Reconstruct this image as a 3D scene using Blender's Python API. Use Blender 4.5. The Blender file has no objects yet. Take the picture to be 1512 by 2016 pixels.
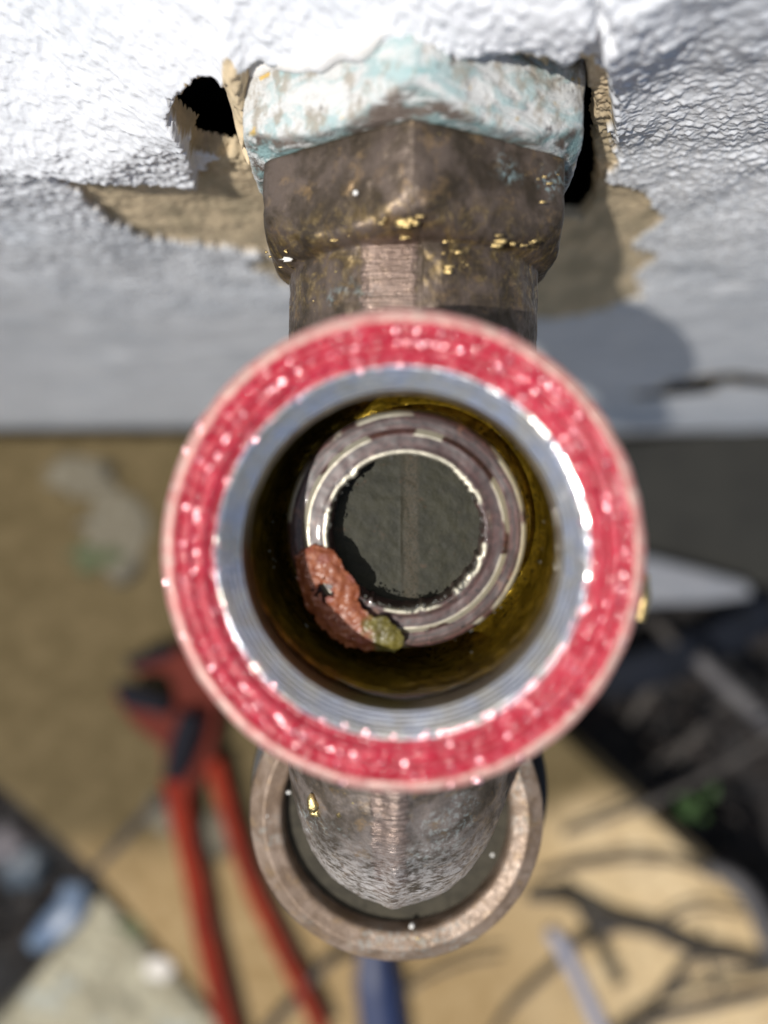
import bpy, bmesh, math, random
import numpy as np
from mathutils import Vector, Matrix, Quaternion

random.seed(7)
rng = np.random.default_rng(11)
scene = bpy.context.scene
col = scene.collection
MM = 0.001

# ------------------------------------------------------------------ camera
CAM_H = 430.0                       # mm above the paving
F = 1500.0                          # focal length in photo pixels (photo 1512 x 2016)
n = Vector(((805 - 756) / F, (1008 - 955) / F, -1)).normalized()
Q = n.rotation_difference(Vector((0, 0, -1)))
cam_d = bpy.data.cameras.new('camera')
cam = bpy.data.objects.new('camera', cam_d); col.objects.link(cam)
cam.location = (0, 0, CAM_H * MM)
cam.rotation_mode = 'QUATERNION'; cam.rotation_quaternion = Q
cam_d.sensor_fit = 'HORIZONTAL'; cam_d.sensor_width = 36
cam_d.lens = 36 * F / 1512
cam_d.clip_start = 0.002; cam_d.clip_end = 200
cam_d.dof.use_dof = True
cam_d.dof.focus_distance = 0.0750
cam_d.dof.aperture_fstop = cam_d.lens / 2.9
scene.camera = cam
scene.render.resolution_x = 768; scene.render.resolution_y = 1024

# ------------------------------------------------------------------ light
SUN = Vector((-0.39, -0.25, 1.0)).normalized()      # towards the sun
elev = math.asin(SUN.z); az = math.atan2(SUN.x, SUN.y)
w = bpy.data.worlds.new('World'); scene.world = w; w.use_nodes = True
wn = w.node_tree; bg = wn.nodes['Background']
sky = wn.nodes.new('ShaderNodeTexSky'); sky.sky_type = 'NISHITA'
sky.sun_disc = False; sky.sun_elevation = elev; sky.sun_rotation = az
wn.links.new(sky.outputs[0], bg.inputs[0]); bg.inputs[1].default_value = 0.085
sd = bpy.data.lights.new('sun', 'SUN'); sd.energy = 4.3; sd.angle = math.radians(0.55); sd.color = (1.0, 0.955, 0.89)
so = bpy.data.objects.new('sun', sd); col.objects.link(so)
so.rotation_mode = 'QUATERNION'; so.rotation_quaternion = SUN.to_track_quat('Z', 'Y'); so.location = SUN * 2
vs = scene.view_settings; vs.view_transform = 'Standard'; vs.look = 'None'; vs.exposure = 0.0; vs.gamma = 1.0

# ------------------------------------------------------------------ helpers
def ray(px, py):
    return Q @ Vector(((px - 756) / F, (1008 - py) / F, -1))
def at(px, py, depth):              # photo point at a height: depth in mm below the lens
    d = ray(px, py); t = depth / -d.z
    return Vector((d.x * t, d.y * t, CAM_H - depth))
def onwall(px, py, Y=36.0):         # photo point on the upright plane y = Y: (x, depth)
    d = ray(px, py); t = Y / d.y
    return (d.x * t, -d.z * t)

def link_mesh(name, verts, faces, mat=None, parent=None, smooth=True):
    me = bpy.data.meshes.new(name)
    v = np.asarray(verts, dtype=np.float64) * MM
    if parent is not None:
        v = v - np.array(parent.matrix_world.translation) if parent.get('_o') is None else v - np.array(parent['_o'])
    me.from_pydata(v.tolist(), [], [tuple(int(i) for i in f) for f in faces] if not isinstance(faces, np.ndarray) else faces.tolist())
    me.update()
    if smooth: me.polygons.foreach_set('use_smooth', [True] * len(me.polygons))
    o = bpy.data.objects.new(name, me); col.objects.link(o)
    if mat: me.materials.append(mat)
    if parent is not None: o.parent = parent
    return o
def setp(o, label=None, cat=None, group=None, kind=None):
    if label: o['label'] = label
    if cat: o['category'] = cat
    if group: o['group'] = group
    if kind: o['kind'] = kind
    return o
def thing(name, loc, label, cat, group=None):
    o = bpy.data.objects.new(name, None); col.objects.link(o)
    o.empty_display_size = 0.005
    o.location = Vector(loc) * MM
    o['_o'] = [c * MM for c in loc]
    return setp(o, label, cat, group)

def h3(ix, iy, iz, seed):
    h = (ix.astype(np.int64) * 73856093) ^ (iy.astype(np.int64) * 19349663) ^ (iz.astype(np.int64) * 83492791) ^ (seed * 2654435761)
    h = (h ^ (h >> 13)) * 1274126177
    h = h & 0xffffffff
    h = (h ^ (h >> 16)) & 0xffffff
    return h / float(0xffffff)
def vn(x, y, z=0.0, seed=1):        # smooth value noise, -1..1
    x = np.asarray(x, float); y = np.asarray(y, float) + 0 * x; z = np.asarray(z, float) + 0 * x
    xi = np.floor(x); yi = np.floor(y); zi = np.floor(z)
    fx = x - xi; fy = y - yi; fz = z - zi
    fx = fx * fx * (3 - 2 * fx); fy = fy * fy * (3 - 2 * fy); fz = fz * fz * (3 - 2 * fz)
    r = 0
    for a in (0, 1):
        wx = fx if a else 1 - fx
        for b in (0, 1):
            wy = fy if b else 1 - fy
            for c in (0, 1):
                wz = fz if c else 1 - fz
                r = r + wx * wy * wz * h3(xi + a, yi + b, zi + c, seed)
    return r * 2 - 1
def fbm(x, y, z=0.0, oct=3, seed=1, gain=0.5):
    r = 0; a = 1
    for k in range(oct):
        r = r + a * vn(np.asarray(x) * 2 ** k + 7.3 * k, np.asarray(y) * 2 ** k + 3.1 * k, np.asarray(z) * 2 ** k, seed + k)
        a *= gain
    return r
def sstep(a, b, x):
    t = np.clip((x - a) / (b - a), 0, 1); return t * t * (3 - 2 * t)
def poly_sd(px, py, P):             # signed distance to polygon (negative inside)
    d2 = np.full(px.shape, 1e18); ins = np.zeros(px.shape, bool)
    m = len(P)
    for i in range(m):
        x0, y0 = P[i]; x1, y1 = P[(i + 1) % m]
        ex, ey = x1 - x0, y1 - y0
        t = np.clip(((px - x0) * ex + (py - y0) * ey) / (ex * ex + ey * ey + 1e-12), 0, 1)
        dx = px - x0 - t * ex; dy = py - y0 - t * ey
        d2 = np.minimum(d2, dx * dx + dy * dy)
        c = ((y0 > py) != (y1 > py)) & (px < (x1 - x0) * (py - y0) / ((y1 - y0) if abs(y1 - y0) > 1e-9 else 1e-9) + x0)
        ins ^= c
    d = np.sqrt(d2)
    return np.where(ins, -d, d)
def grid_faces(nu, nv, wrap_u=False, base=0):
    i = np.arange(nu if wrap_u else nu - 1); j = np.arange(nv - 1)
    I, J = np.meshgrid(i, j, indexing='ij')
    I2 = (I + 1) % nu
    return np.stack([I * nv + J, I2 * nv + J, I2 * nv + J + 1, I * nv + J + 1], -1).reshape(-1, 4) + base

def lathe(name, prof, origin, axis, mat, parent, seg=256, noise=None):
    """prof: (r, h) with h measured along axis from origin (mm)"""
    prof = np.array(prof, float)
    a = Vector(axis).normalized(); q = Vector((0, 0, 1)).rotation_difference(a)
    ex = np.array(q @ Vector((1, 0, 0))); ey = np.array(q @ Vector((0, 1, 0))); ez = np.array(a)
    th = np.linspace(0, 2 * np.pi, seg, endpoint=False)
    T, K = np.meshgrid(th, np.arange(len(prof)), indexing='ij')
    r = prof[K, 0]; h = prof[K, 1]
    if noise is not None:
        dr, dh = noise(T, r, h); r = r + dr; h = h + dh
    P = np.array(origin)[None, None] + (r * np.cos(T))[..., None] * ex + (r * np.sin(T))[..., None] * ey + h[..., None] * ez
    return link_mesh(name, P.reshape(-1, 3), grid_faces(seg, len(prof), True), mat, parent)
def dens(prof, step):               # resample a profile finely
    out = []
    for (a, b), (c, d) in zip(prof[:-1], prof[1:]):
        L = math.hypot(c - a, d - b); k = max(1, int(L / step))
        for i in range(k): out.append((a + (c - a) * i / k, b + (d - b) * i / k))
    out.append(prof[-1]); return out
def catmull(P, k=8):
    P = [Vector(p) for p in P]; out = []
    Q_ = [P[0] * 2 - P[1]] + P + [P[-1] * 2 - P[-2]]
    for i in range(1, len(Q_) - 2):
        for s in range(k):
            t = s / k
            a, b, c, d = Q_[i - 1:i + 3]
            out.append(0.5 * ((2 * b) + (c - a) * t + (2 * a - 5 * b + 4 * c - d) * t * t + (3 * b - a - 3 * c + d) * t ** 3))
    out.append(P[-1]); return out
def sweep(name, pts, radii, mat, parent=None, seg=14, k=8, caps=True, flat=1.0, noise=0.0, seed=3):
    c = catmull(pts, k); m = len(c)
    rr = np.interp(np.linspace(0, 1, m), np.linspace(0, 1, len(radii)), radii)
    V = []; up = None
    for i, p in enumerate(c):
        t = (c[min(i + 1, m - 1)] - c[max(i - 1, 0)]).normalized()
        if up is None: up = Vector((0, 0, 1)) if abs(t.z) < 0.9 else Vector((0, 1, 0))
        s = t.cross(up).normalized(); u = s.cross(t).normalized(); up = u
        for j in range(seg):
            a = 2 * math.pi * j / seg
            V.append(p + float(rr[i]) * (math.cos(a) * s + (math.sin(a) * flat) * u))
    V = np.array([tuple(v) for v in V])
    if noise:
        cc = np.repeat(np.array([tuple(p) for p in c]), seg, 0)
        nn = fbm(V[:, 0] * .35, V[:, 1] * .35, V[:, 2] * .35, 2, seed) * noise
        V = V + (V - cc) * nn[:, None]
    I, J = np.meshgrid(np.arange(m - 1), np.arange(seg), indexing='ij')
    J2 = (J + 1) % seg
    fs = np.stack([I * seg + J, (I + 1) * seg + J, (I + 1) * seg + J2, I * seg + J2], -1).reshape(-1, 4).tolist()
    if caps: fs += [list(range(seg)), list(range((m - 1) * seg, m * seg))[::-1]]
    return link_mesh(name, V, fs, mat, parent)
def slab_poly(name, pts, ztop, thick, mat, parent=None, bevel=2.0, sub=0):
    """pts: (x,y) mm, closed outline; extruded down from ztop"""
    bm = bmesh.new()
    off = Vector(parent['_o']) if parent is not None else Vector((0, 0, 0))
    vsx = [bm.verts.new(Vector((x, y, ztop)) * MM - off) for x, y in pts]
    f = bm.faces.new(vsx); f.normal_update()
    if f.normal.z < 0: bmesh.ops.reverse_faces(bm, faces=[f])
    r = bmesh.ops.extrude_face_region(bm, geom=[f])
    nv = [g for g in r['geom'] if isinstance(g, bmesh.types.BMVert)]
    bmesh.ops.translate(bm, verts=nv, vec=(0, 0, -thick * MM))
    bmesh.ops.recalc_face_normals(bm, faces=bm.faces)
    me = bpy.data.meshes.new(name); 
    if bevel:
        bmesh.ops.bevel(bm, geom=list(bm.edges), offset=bevel * MM, segments=2, affect='EDGES', profile=.5)
    bm.to_mesh(me); bm.free()
    me.materials.append(mat)
    o = bpy.data.objects.new(name, me); col.objects.link(o)
    if parent is not None: o.parent = parent
    return o

# ------------------------------------------------------------------ materials
class M:
    """small node-graph writer; coordinates in world millimetres"""
    def __init__(s, name):
        s.m = bpy.data.materials.new(name); s.m.use_nodes = True
        s.t = s.m.node_tree; s.N = s.t.nodes; s.L = s.t.links
        s.b = s.N['Principled BSDF']
        g = s.N.new('ShaderNodeNewGeometry')
        v = s.N.new('ShaderNodeVectorMath'); v.operation = 'SCALE'; v.inputs['Scale'].default_value = 1000
        s.L.new(g.outputs['Position'], v.inputs[0]); s.co = v.outputs[0]
        s._sep = None
    def put(s, sock, v):
        if hasattr(v, 'is_linked') or isinstance(v, bpy.types.NodeSocket): s.L.new(v, sock)
        elif isinstance(v, (tuple, list)) and len(v) == 3 and sock.type == 'RGBA': sock.default_value = (*v, 1)
        else: sock.default_value = v
    def noise(s, mm, detail=3, rough=.55, dist=0, stretch=None, off=0, kind='FBM'):
        co = s.co
        mp = s.N.new('ShaderNodeMapping'); s.L.new(co, mp.inputs[0])
        st = stretch or (1, 1, 1)
        mp.inputs['Scale'].default_value = (st[0] / mm, st[1] / mm, st[2] / mm)
        mp.inputs['Location'].default_value = (off, off * .7, off * .3)
        t = s.N.new('ShaderNodeTexNoise'); t.inputs['Scale'].default_value = 1
        t.inputs['Detail'].default_value = detail; t.inputs['Roughness'].default_value = rough; t.inputs['Distortion'].default_value = dist
        s.L.new(mp.outputs[0], t.inputs['Vector']); return t.outputs['Fac']
    def voro(s, mm, feature='F1', out='Distance', rnd=1.0):
        mp = s.N.new('ShaderNodeMapping'); s.L.new(s.co, mp.inputs[0]); mp.inputs['Scale'].default_value = (1 / mm,) * 3
        t = s.N.new('ShaderNodeTexVoronoi'); t.feature = feature; t.inputs['Scale'].default_value = 1; t.inputs['Randomness'].default_value = rnd
        s.L.new(mp.outputs[0], t.inputs['Vector']); return t.outputs[out]
    def ramp(s, v, lo, hi, a=0.0, b=1.0):
        r = s.N.new('ShaderNodeMapRange'); r.interpolation_type = 'SMOOTHSTEP'
        s.put(r.inputs[0], v); r.inputs[1].default_value = lo; r.inputs[2].default_value = hi
        r.inputs[3].default_value = a; r.inputs[4].default_value = b; return r.outputs[0]
    def math(s, op, a, b=0.0, c=None):
        r = s.N.new('ShaderNodeMath'); r.operation = op; s.put(r.inputs[0], a); s.put(r.inputs[1], b)
        if c is not None: s.put(r.inputs[2], c)
        return r.outputs[0]
    def mix(s, f, a, b):
        r = s.N.new('ShaderNodeMix'); r.data_type = 'RGBA'
        s.put(r.inputs[0], f); s.put(r.inputs[6], a); s.put(r.inputs[7], b); return r.outputs[2]
    def xyz(s):
        if s._sep is None:
            q = s.N.new('ShaderNodeSeparateXYZ'); s.L.new(s.co, q.inputs[0]); s._sep = q.outputs
        return s._sep
    def attr(s, name):
        a = s.N.new('ShaderNodeAttribute'); a.attribute_name = name; return a.outputs['Fac']
    def set(s, color=None, rough=None, metal=None, **kw):
        if color is not None: s.put(s.b.inputs['Base Color'], color)
        if rough is not None: s.put(s.b.inputs['Roughness'], rough)
        if metal is not None: s.put(s.b.inputs['Metallic'], metal)
        for k, v in kw.items(): s.put(s.b.inputs[k.replace('_', ' ')], v)
        return s
    def bump(s, h, dist_mm, strength=1.0, prev=None):
        b = s.N.new('ShaderNodeBump'); b.inputs['Strength'].default_value = strength
        b.inputs['Distance'].default_value = dist_mm * MM; s.put(b.inputs['Height'], h)
        if prev is not None: s.L.new(prev, b.inputs['Normal'])
        s.L.new(b.outputs[0], s.b.inputs['Normal']); return b.outputs[0]

def mat_wall():
    m = M('wall_paint')
    bare = m.attr('bare')
    dirt = m.noise(14, 4, off=3); sp = m.noise(.9, 3, off=9)
    paint = m.mix(m.ramp(dirt, .42, .72), (.77, .785, .81), (.64, .665, .70))
    paint = m.mix(m.math('MULTIPLY', m.ramp(sp, .70, .78), .35), paint, (.45, .42, .36))
    g = m.noise(.5, 4, .7); g2 = m.noise(4, 4, .6, off=5, stretch=(1, 1, .4)); g3 = m.noise(1.8, 5, .7, off=15, stretch=(1, 1, .4))
    mort = m.mix(m.ramp(g2, .35, .65), (.45, .365, .235), (.68, .54, .35))
    mort = m.mix(m.math('MULTIPLY', m.ramp(g3, .5, .75), .55), mort, (.22, .19, .14))
    mort = m.mix(m.math('MULTIPLY', m.ramp(g, .55, .8), .5), mort, (.58, .50, .38))
    mort = m.mix(m.math('MULTIPLY', m.ramp(m.noise(2.5, 2, off=40), .74, .78), .7), mort, (.35, .13, .05))
    m.set(m.mix(bare, paint, mort), m.mix(bare, (.42,) * 3, (.92,) * 3))
    p = m.bump(m.noise(.55, 3, .5, off=2), .10, .6)
    m.bump(m.noise(.16, 3, .7, off=12), .05, .5, p)
    return m.m
def mat_bronze(name='aged_brass', wet=False, tint=(.072, .054, .037), tint2=(.130, .098, .078), verd=.5, scratch=None, dull=1.0, white=None):
    m = M(name)
    a = m.noise(3.2, 5, .6, dist=.4); b = m.noise(.8, 4, .65, off=8); c = m.noise(6, 3, .5, off=21)
    if name == 'aged_brass_inlet':
        X, Y, Z = m.xyz(); c = m.math('ADD', m.math('SUBTRACT', c, .16), m.math('MULTIPLY', m.math('MULTIPLY', m.ramp(X, 2, 9), m.ramp(Y, 23.5, 28)), .26))
    base = m.mix(m.ramp(a, .36, .64), tint, tint2)
    base = m.mix(m.math('MULTIPLY', m.ramp(b, .50, .78), .45), base, (tint[0] * .45, tint[1] * .42, tint[2] * .38))
    base = m.mix(m.math('MULTIPLY', m.ramp(m.noise(1.9, 4, .7, off=31), .54, .70), .6), base, (.26, .17, .085))
    vm = m.math('MULTIPLY', m.ramp(c, .5, .66), m.ramp(m.noise(.6, 4, .7, off=50), .48, .60))
    base = m.mix(m.math('MULTIPLY', vm, verd), base, (.30, .44, .46))
    gold = m.ramp(m.noise(.45, 3, .6, off=70, dist=1.0), .715, .74)
    gold = m.math('MULTIPLY', gold, m.ramp(m.noise(4.5, 2, off=90), .48, .56))
    base = m.mix(gold, base, (.80, .60, .22))
    met = m.math('ADD', m.ramp(a, .3, .7, .72, .45), m.math('MULTIPLY', gold, .5)); 
    met = m.math('SUBTRACT', met, m.math('MULTIPLY', vm, .45)); met = m.math('MULTIPLY', m.math('MINIMUM', m.math('MAXIMUM', met, 0.0), 1.0), dull)
    ro = m.math('SUBTRACT', m.ramp(b, .3, .7, .36, .58), m.math('MULTIPLY', gold, .18))
    if name == 'aged_brass_inlet':
        X, Y, Z = m.xyz()
        sc_ = m.math('MULTIPLY', m.math('MULTIPLY', m.ramp(Y, 15, 19), m.ramp(Y, 25.5, 22.5)), m.ramp(m.noise(2.2, 5, .7, off=133, dist=1.0), .46, .62))
        base = m.mix(m.math('MULTIPLY', sc_, .75), base, m.mix(m.ramp(m.noise(.7, 4, .7, off=143), .45, .62), (.17, .115, .045), (.36, .26, .115)))
        ro = m.math('SUBTRACT', ro, m.math('MULTIPLY', sc_, .12))
    h = m.math('ADD', m.math('MULTIPLY', m.noise(.30, 3, .65, off=4), .6), m.math('MULTIPLY', m.noise(1.3, 3, .5, off=14), 1.0))
    if scratch:
        x0, x1, y0, y1 = scratch
        X, Y, Z = m.xyz()
        edge = m.math('MULTIPLY', m.noise(.7, 2, off=33), 1.2)
        Xe = m.math('ADD', X, edge)
        k = m.math('MULTIPLY', m.math('MULTIPLY', m.ramp(Xe, x0, x0 + .5), m.ramp(Xe, x1 + .5, x1)), m.math('MULTIPLY', m.ramp(Y, y0, y0 + .8), m.ramp(Y, y1 + .8, y1)))
        ln = m.noise(.16, 2, .7, stretch=(.035, 1, .2), off=61)
        scr = m.mix(m.ramp(ln, .35, .65), (.30, .22, .185), (.13, .09, .07))
        base = m.mix(m.math('MULTIPLY', k, .8), base, scr)
        h = m.math('ADD', h, m.math('MULTIPLY', m.math('MULTIPLY', ln, k), 1.6))
        ro = m.math('SUBTRACT', ro, m.math('MULTIPLY', k, .10))
    if white:
        X, Y, Z = m.xyz()
        wm = m.math('MULTIPLY', m.ramp(Y, white[0], white[1]), m.ramp(m.noise(.7, 4, .75, off=81, stretch=(.6, 1.2, 1)), .38, .60))
        base = m.mix(m.math('MULTIPLY', wm, .8), base, (.56, .53, .51))
        met = m.math('MULTIPLY', met, m.ramp(wm, 0, 1, 1, .5))
    m.set(base, ro, met)
    m.bump(h, .10, .75)
    if wet: m.set(Coat_Weight=.6, Coat_Roughness=.12)
    return m.m
def mat_nut():
    m = M('crusted_nut')
    a = m.noise(4.5, 5, .65, dist=.8, stretch=(1, 1.8, 1)); b = m.noise(1.8, 5, .75, off=7, stretch=(1, .6, 1)); c = m.noise(5.5, 4, .6, off=25, dist=1.2, stretch=(.7, 1.6, 1))
    base = m.mix(m.ramp(a, .46, .62), (.64, .645, .63), (.38, .50, .50))
    base = m.mix(m.math('MULTIPLY', m.ramp(c, .60, .74), .8), base, (.16, .38, .38))
    base = m.mix(m.math('MULTIPLY', m.ramp(b, .47, .62), .85), base, (.34, .30, .24))
    base = m.mix(m.math('MULTIPLY', m.ramp(m.noise(.5, 4, .7, off=17), .58, .70), .6), base, (.86, .87, .86))
    base = m.mix(m.ramp(m.noise(3.2, 3, .6, off=57), .645, .70), base, (.62, .42, .12))
    base = m.mix(m.math('MULTIPLY', m.ramp(m.noise(2.6, 4, .7, off=77), .60, .68), .9), base, (.10, .085, .08))
    # chamfer edge: bare brown and green metal
    ch = m.attr('chamfer')
    chc = m.mix(m.ramp(m.noise(2.4, 4, .6, off=97, stretch=(.5, 1.5, 1)), .40, .62), (.13, .10, .08), (.24, .37, .37))
    chc = m.mix(m.ramp(m.noise(1.6, 5, .7, off=197, stretch=(.5, 1.5, 1)), .50, .64), chc, (.66, .68, .66))
    base = m.mix(ch, base, chc)
    m.set(base, .62, 0.0)
    h = m.math('ADD', m.noise(.35, 4, .7, off=4), m.math('MULTIPLY', m.ramp(a, .3, .7), 1.5))
    m.bump(h, .22, .8)
    return m.m
def mat_red():
    m = M('red_sealant')
    a = m.noise(.9, 4, .6, off=2); b = m.noise(1.7, 4, .7, off=12)
    c = m.mix(m.ramp(b, .38, .62), (.34, .004, .018), (.46, .010, .034))
    c = m.mix(m.math('MULTIPLY', m.ramp(a, .56, .74), .45), c, (.66, .20, .24))
    m.set(c, .34, 0, Coat_Weight=.7, Coat_Roughness=.10)
    h = m.math('ADD', m.noise(.55, 3, .6, off=5), m.math('MULTIPLY', m.noise(1.6, 2, .5, off=15), 1.4))
    m.bump(h, .10, .7)
    return m.m
def mat_rimedge():
    m = M('pale_rim_edge')
    a = m.noise(1.3, 4, .6, off=2)
    c = m.mix(m.ramp(a, .35, .68), (.48, .20, .18), (.52, .34, .29))
    c = m.mix(m.math('MULTIPLY', m.ramp(m.noise(.5, 3, off=31), .62, .72), .5), c, (.75, .72, .68))
    m.set(c, .45, .2); m.bump(m.noise(.4, 3, .6, off=5), .10, .7); return m.m
def mat_silver():
    m = M('bright_turned_metal')
    a = m.noise(2.2, 3, off=2)
    m.set(m.mix(m.ramp(a, .35, .65), (.78, .81, .90), (.86, .82, .74)), m.ramp(m.noise(.8, 3, off=9), .35, .65, .12, .24), .88)
    h = m.math('ADD', m.noise(.12, 2, .5, stretch=(.3, .3, 3), off=5), m.math('MULTIPLY', m.noise(.9, 2, off=15), .8))
    m.bump(h, .03, .4); return m.m
def mat_bore():
    m = M('worn_bore_metal')
    X, Y, Z = m.xyz()
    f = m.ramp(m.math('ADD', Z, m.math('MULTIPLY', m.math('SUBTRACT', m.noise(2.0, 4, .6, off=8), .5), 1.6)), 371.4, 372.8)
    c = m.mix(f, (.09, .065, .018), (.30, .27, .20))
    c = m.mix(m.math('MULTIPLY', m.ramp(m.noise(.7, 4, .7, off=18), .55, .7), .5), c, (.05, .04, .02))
    m.set(c, .30, .6, Coat_Weight=.4, Coat_Roughness=.1)
    m.bump(m.noise(.4, 3, .6, off=5), .06, .7); return m.m
def mat_chamber():
    m = M('wet_olive_brass')
    a = m.noise(2.4, 5, .65, off=2); b = m.noise(.5, 4, .7, off=12)
    c = m.mix(m.ramp(a, .35, .65), (.20, .13, .008), (.46, .31, .03))
    c = m.mix(m.ramp(b, .5, .68), c, (.035, .026, .008))
    m.set(c, .26, .8, Coat_Weight=.4, Coat_Roughness=.08)
    m.bump(m.math('ADD', b, m.math('MULTIPLY', a, 1.4)), .12, .8); return m.m
def mat_seat():
    m = M('purple_brown_patina')
    # distance from the valve axis through an attribute written per vertex
    r = m.attr('rad')
    a = m.noise(2.0, 5, .65, off=2); b = m.noise(.42, 4, .7, off=12)
    wob = m.math('MULTIPLY', m.math('SUBTRACT', m.noise(1.3, 4, .6, off=44), .5), .7)
    rr = m.math('ADD', r, wob)
    band = m.N.new('ShaderNodeTexNoise'); band.noise_dimensions = '1D'; band.inputs['Scale'].default_value = 2.6; band.inputs['Detail'].default_value = 3
    m.L.new(rr, band.inputs['W'])
    c = m.mix(m.ramp(a, .35, .65), (.045, .020, .018), (.105, .050, .046))
    c = m.mix(m.ramp(band.outputs['Fac'], .45, .62), c, (.045, .030, .028))
    c = m.mix(m.math('MULTIPLY', m.ramp(b, .54, .62), .85), c, (.012, .008, .008))
    c = m.mix(m.math('MULTIPLY', m.ramp(m.noise(2.7, 3, off=88), .6, .7), .45), c, (.26, .12, .07))
    def ringmask(rc, w):
        d = m.math('ABSOLUTE', m.math('SUBTRACT', m.math('ADD', r, m.math('MULTIPLY', wob, .22)), rc))
        return m.ramp(d, w, w * .55)
    arcs = m.math('MULTIPLY', ringmask(8.72, .34), m.ramp(m.noise(4.2, 2, off=120), .47, .50))
    lip = m.math('MULTIPLY', ringmask(7.0, .24), m.ramp(m.noise(5.0, 2, off=140), .40, .45))
    outer = m.math('MULTIPLY', ringmask(10.35, .36), m.ramp(m.noise(7.0, 2, off=160), .50, .54))
    bare = m.math('MAXIMUM', m.math('MAXIMUM', arcs, lip), outer)
    c = m.mix(m.math('MULTIPLY', bare, .9), c, (.58, .55, .44))
    m.set(c, m.ramp(bare, 0, 1, .42, .42), m.ramp(bare, 0, 1, .0, .5), Coat_Weight=.35, Coat_Roughness=.07)
    m.bump(m.math('ADD', b, m.math('MULTIPLY', band.outputs['Fac'], .8)), .010, .5); return m.m
def mat_floor():
    m = M('wet_green_brown_casting')
    a = m.noise(1.8, 5, .7, off=2); b = m.noise(.28, 3, .7, off=12)
    X, Y, Z = m.xyz()
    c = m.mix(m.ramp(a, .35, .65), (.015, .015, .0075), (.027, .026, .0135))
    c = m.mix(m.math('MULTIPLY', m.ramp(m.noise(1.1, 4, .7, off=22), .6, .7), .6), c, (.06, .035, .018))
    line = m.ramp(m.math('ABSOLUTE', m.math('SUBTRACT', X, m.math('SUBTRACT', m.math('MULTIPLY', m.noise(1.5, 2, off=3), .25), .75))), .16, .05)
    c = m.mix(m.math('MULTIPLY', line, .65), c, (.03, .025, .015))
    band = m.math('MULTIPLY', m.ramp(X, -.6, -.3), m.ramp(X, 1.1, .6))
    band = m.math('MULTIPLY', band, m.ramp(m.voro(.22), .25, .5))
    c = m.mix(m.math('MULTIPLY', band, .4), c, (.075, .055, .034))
    m.set(c, .60, 0, Specular_IOR_Level=.3)
    m.bump(m.math('ADD', m.math('MULTIPLY', m.voro(.30), .8), b), .03, .6); return m.m
def mat_scrap():
    m = M('corroded_rubber')
    at_ = m.attr('olive')
    a = m.noise(1.0, 4, .65, off=2); b = m.noise(.3, 4, .7, off=9)
    c = m.mix(m.ramp(a, .35, .65), (.20, .048, .017), (.30, .090, .033))
    c = m.mix(m.math('MULTIPLY', m.ramp(b, .5, .7), .5), c, (.34, .12, .052))
    c = m.mix(m.math('MULTIPLY', m.ramp(m.noise(1.8, 3, off=33), .55, .66), .5), c, (.24, .075, .070))
    o = m.mix(m.ramp(a, .4, .6), (.085, .070, .010), (.16, .135, .028))
    m.set(m.mix(at_, c, o), .5, 0, Coat_Weight=.25, Coat_Roughness=.2)
    m.bump(b, .06, .6); return m.m
def simple(name, c, rough=.6, metal=0, nmm=None, c2=None, bump_mm=0, bmm=1, **kw):
    m = M(name)
    cc = m.mix(m.ramp(m.noise(nmm, 4, .6), .35, .65), c, c2) if nmm else c
    m.set(cc, rough, metal, **kw)
    if bump_mm: m.bump(m.noise(bmm, 4, .65, off=6), bump_mm, .8)
    return m.m
def mat_paving():
    m = M('tan_paving')
    X, Y, Z = m.xyz()
    a = m.noise(38, 5, .6, off=2); b = m.noise(9, 5, .65, off=12); c1 = m.noise(1.6, 3, .7, off=22)
    c = m.mix(m.ramp(a, .35, .65), (.46, .34, .185), (.54, .42, .255))
    c = m.mix(m.math('MULTIPLY', m.ramp(b, .46, .66), .6), c, (.30, .21, .11)); c = m.mix(m.math('MULTIPLY', m.ramp(m.noise(17, 4, .7, off=92), .55, .66), .5), c, (.26, .20, .12))
    c = m.mix(m.math('MULTIPLY', m.ramp(c1, .6, .72), .5), c, (.25, .18, .10))
    # damp stain round the foot of the tap and along the wall
    s = m.math('ADD', m.math('MULTIPLY', Y, 1.0), m.math('MULTIPLY', X, -.15))
    s = m.math('ADD', s, m.math('MULTIPLY', m.math('SUBTRACT', m.noise(60, 4, .6, off=32), .5), 90))
    wet = m.ramp(s, -222, -165)
    damp = m.ramp(m.math('ADD', X, m.math('MULTIPLY', m.math('SUBTRACT', m.noise(70, 3, off=72), .5), 120)), 150, 20)
    c = m.mix(damp, c, m.mix(m.ramp(b, .35, .65), (.25, .17, .078), (.33, .235, .12)))
    c = m.mix(wet, c, m.mix(m.ramp(b, .35, .65), (.080, .058, .024), (.118, .087, .041)))
    m.set(c, m.ramp(wet, 0, 1, .9, .75), Specular_IOR_Level=.15); m.bump(m.math('ADD', b, c1), .6, .7); return m.m

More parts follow.
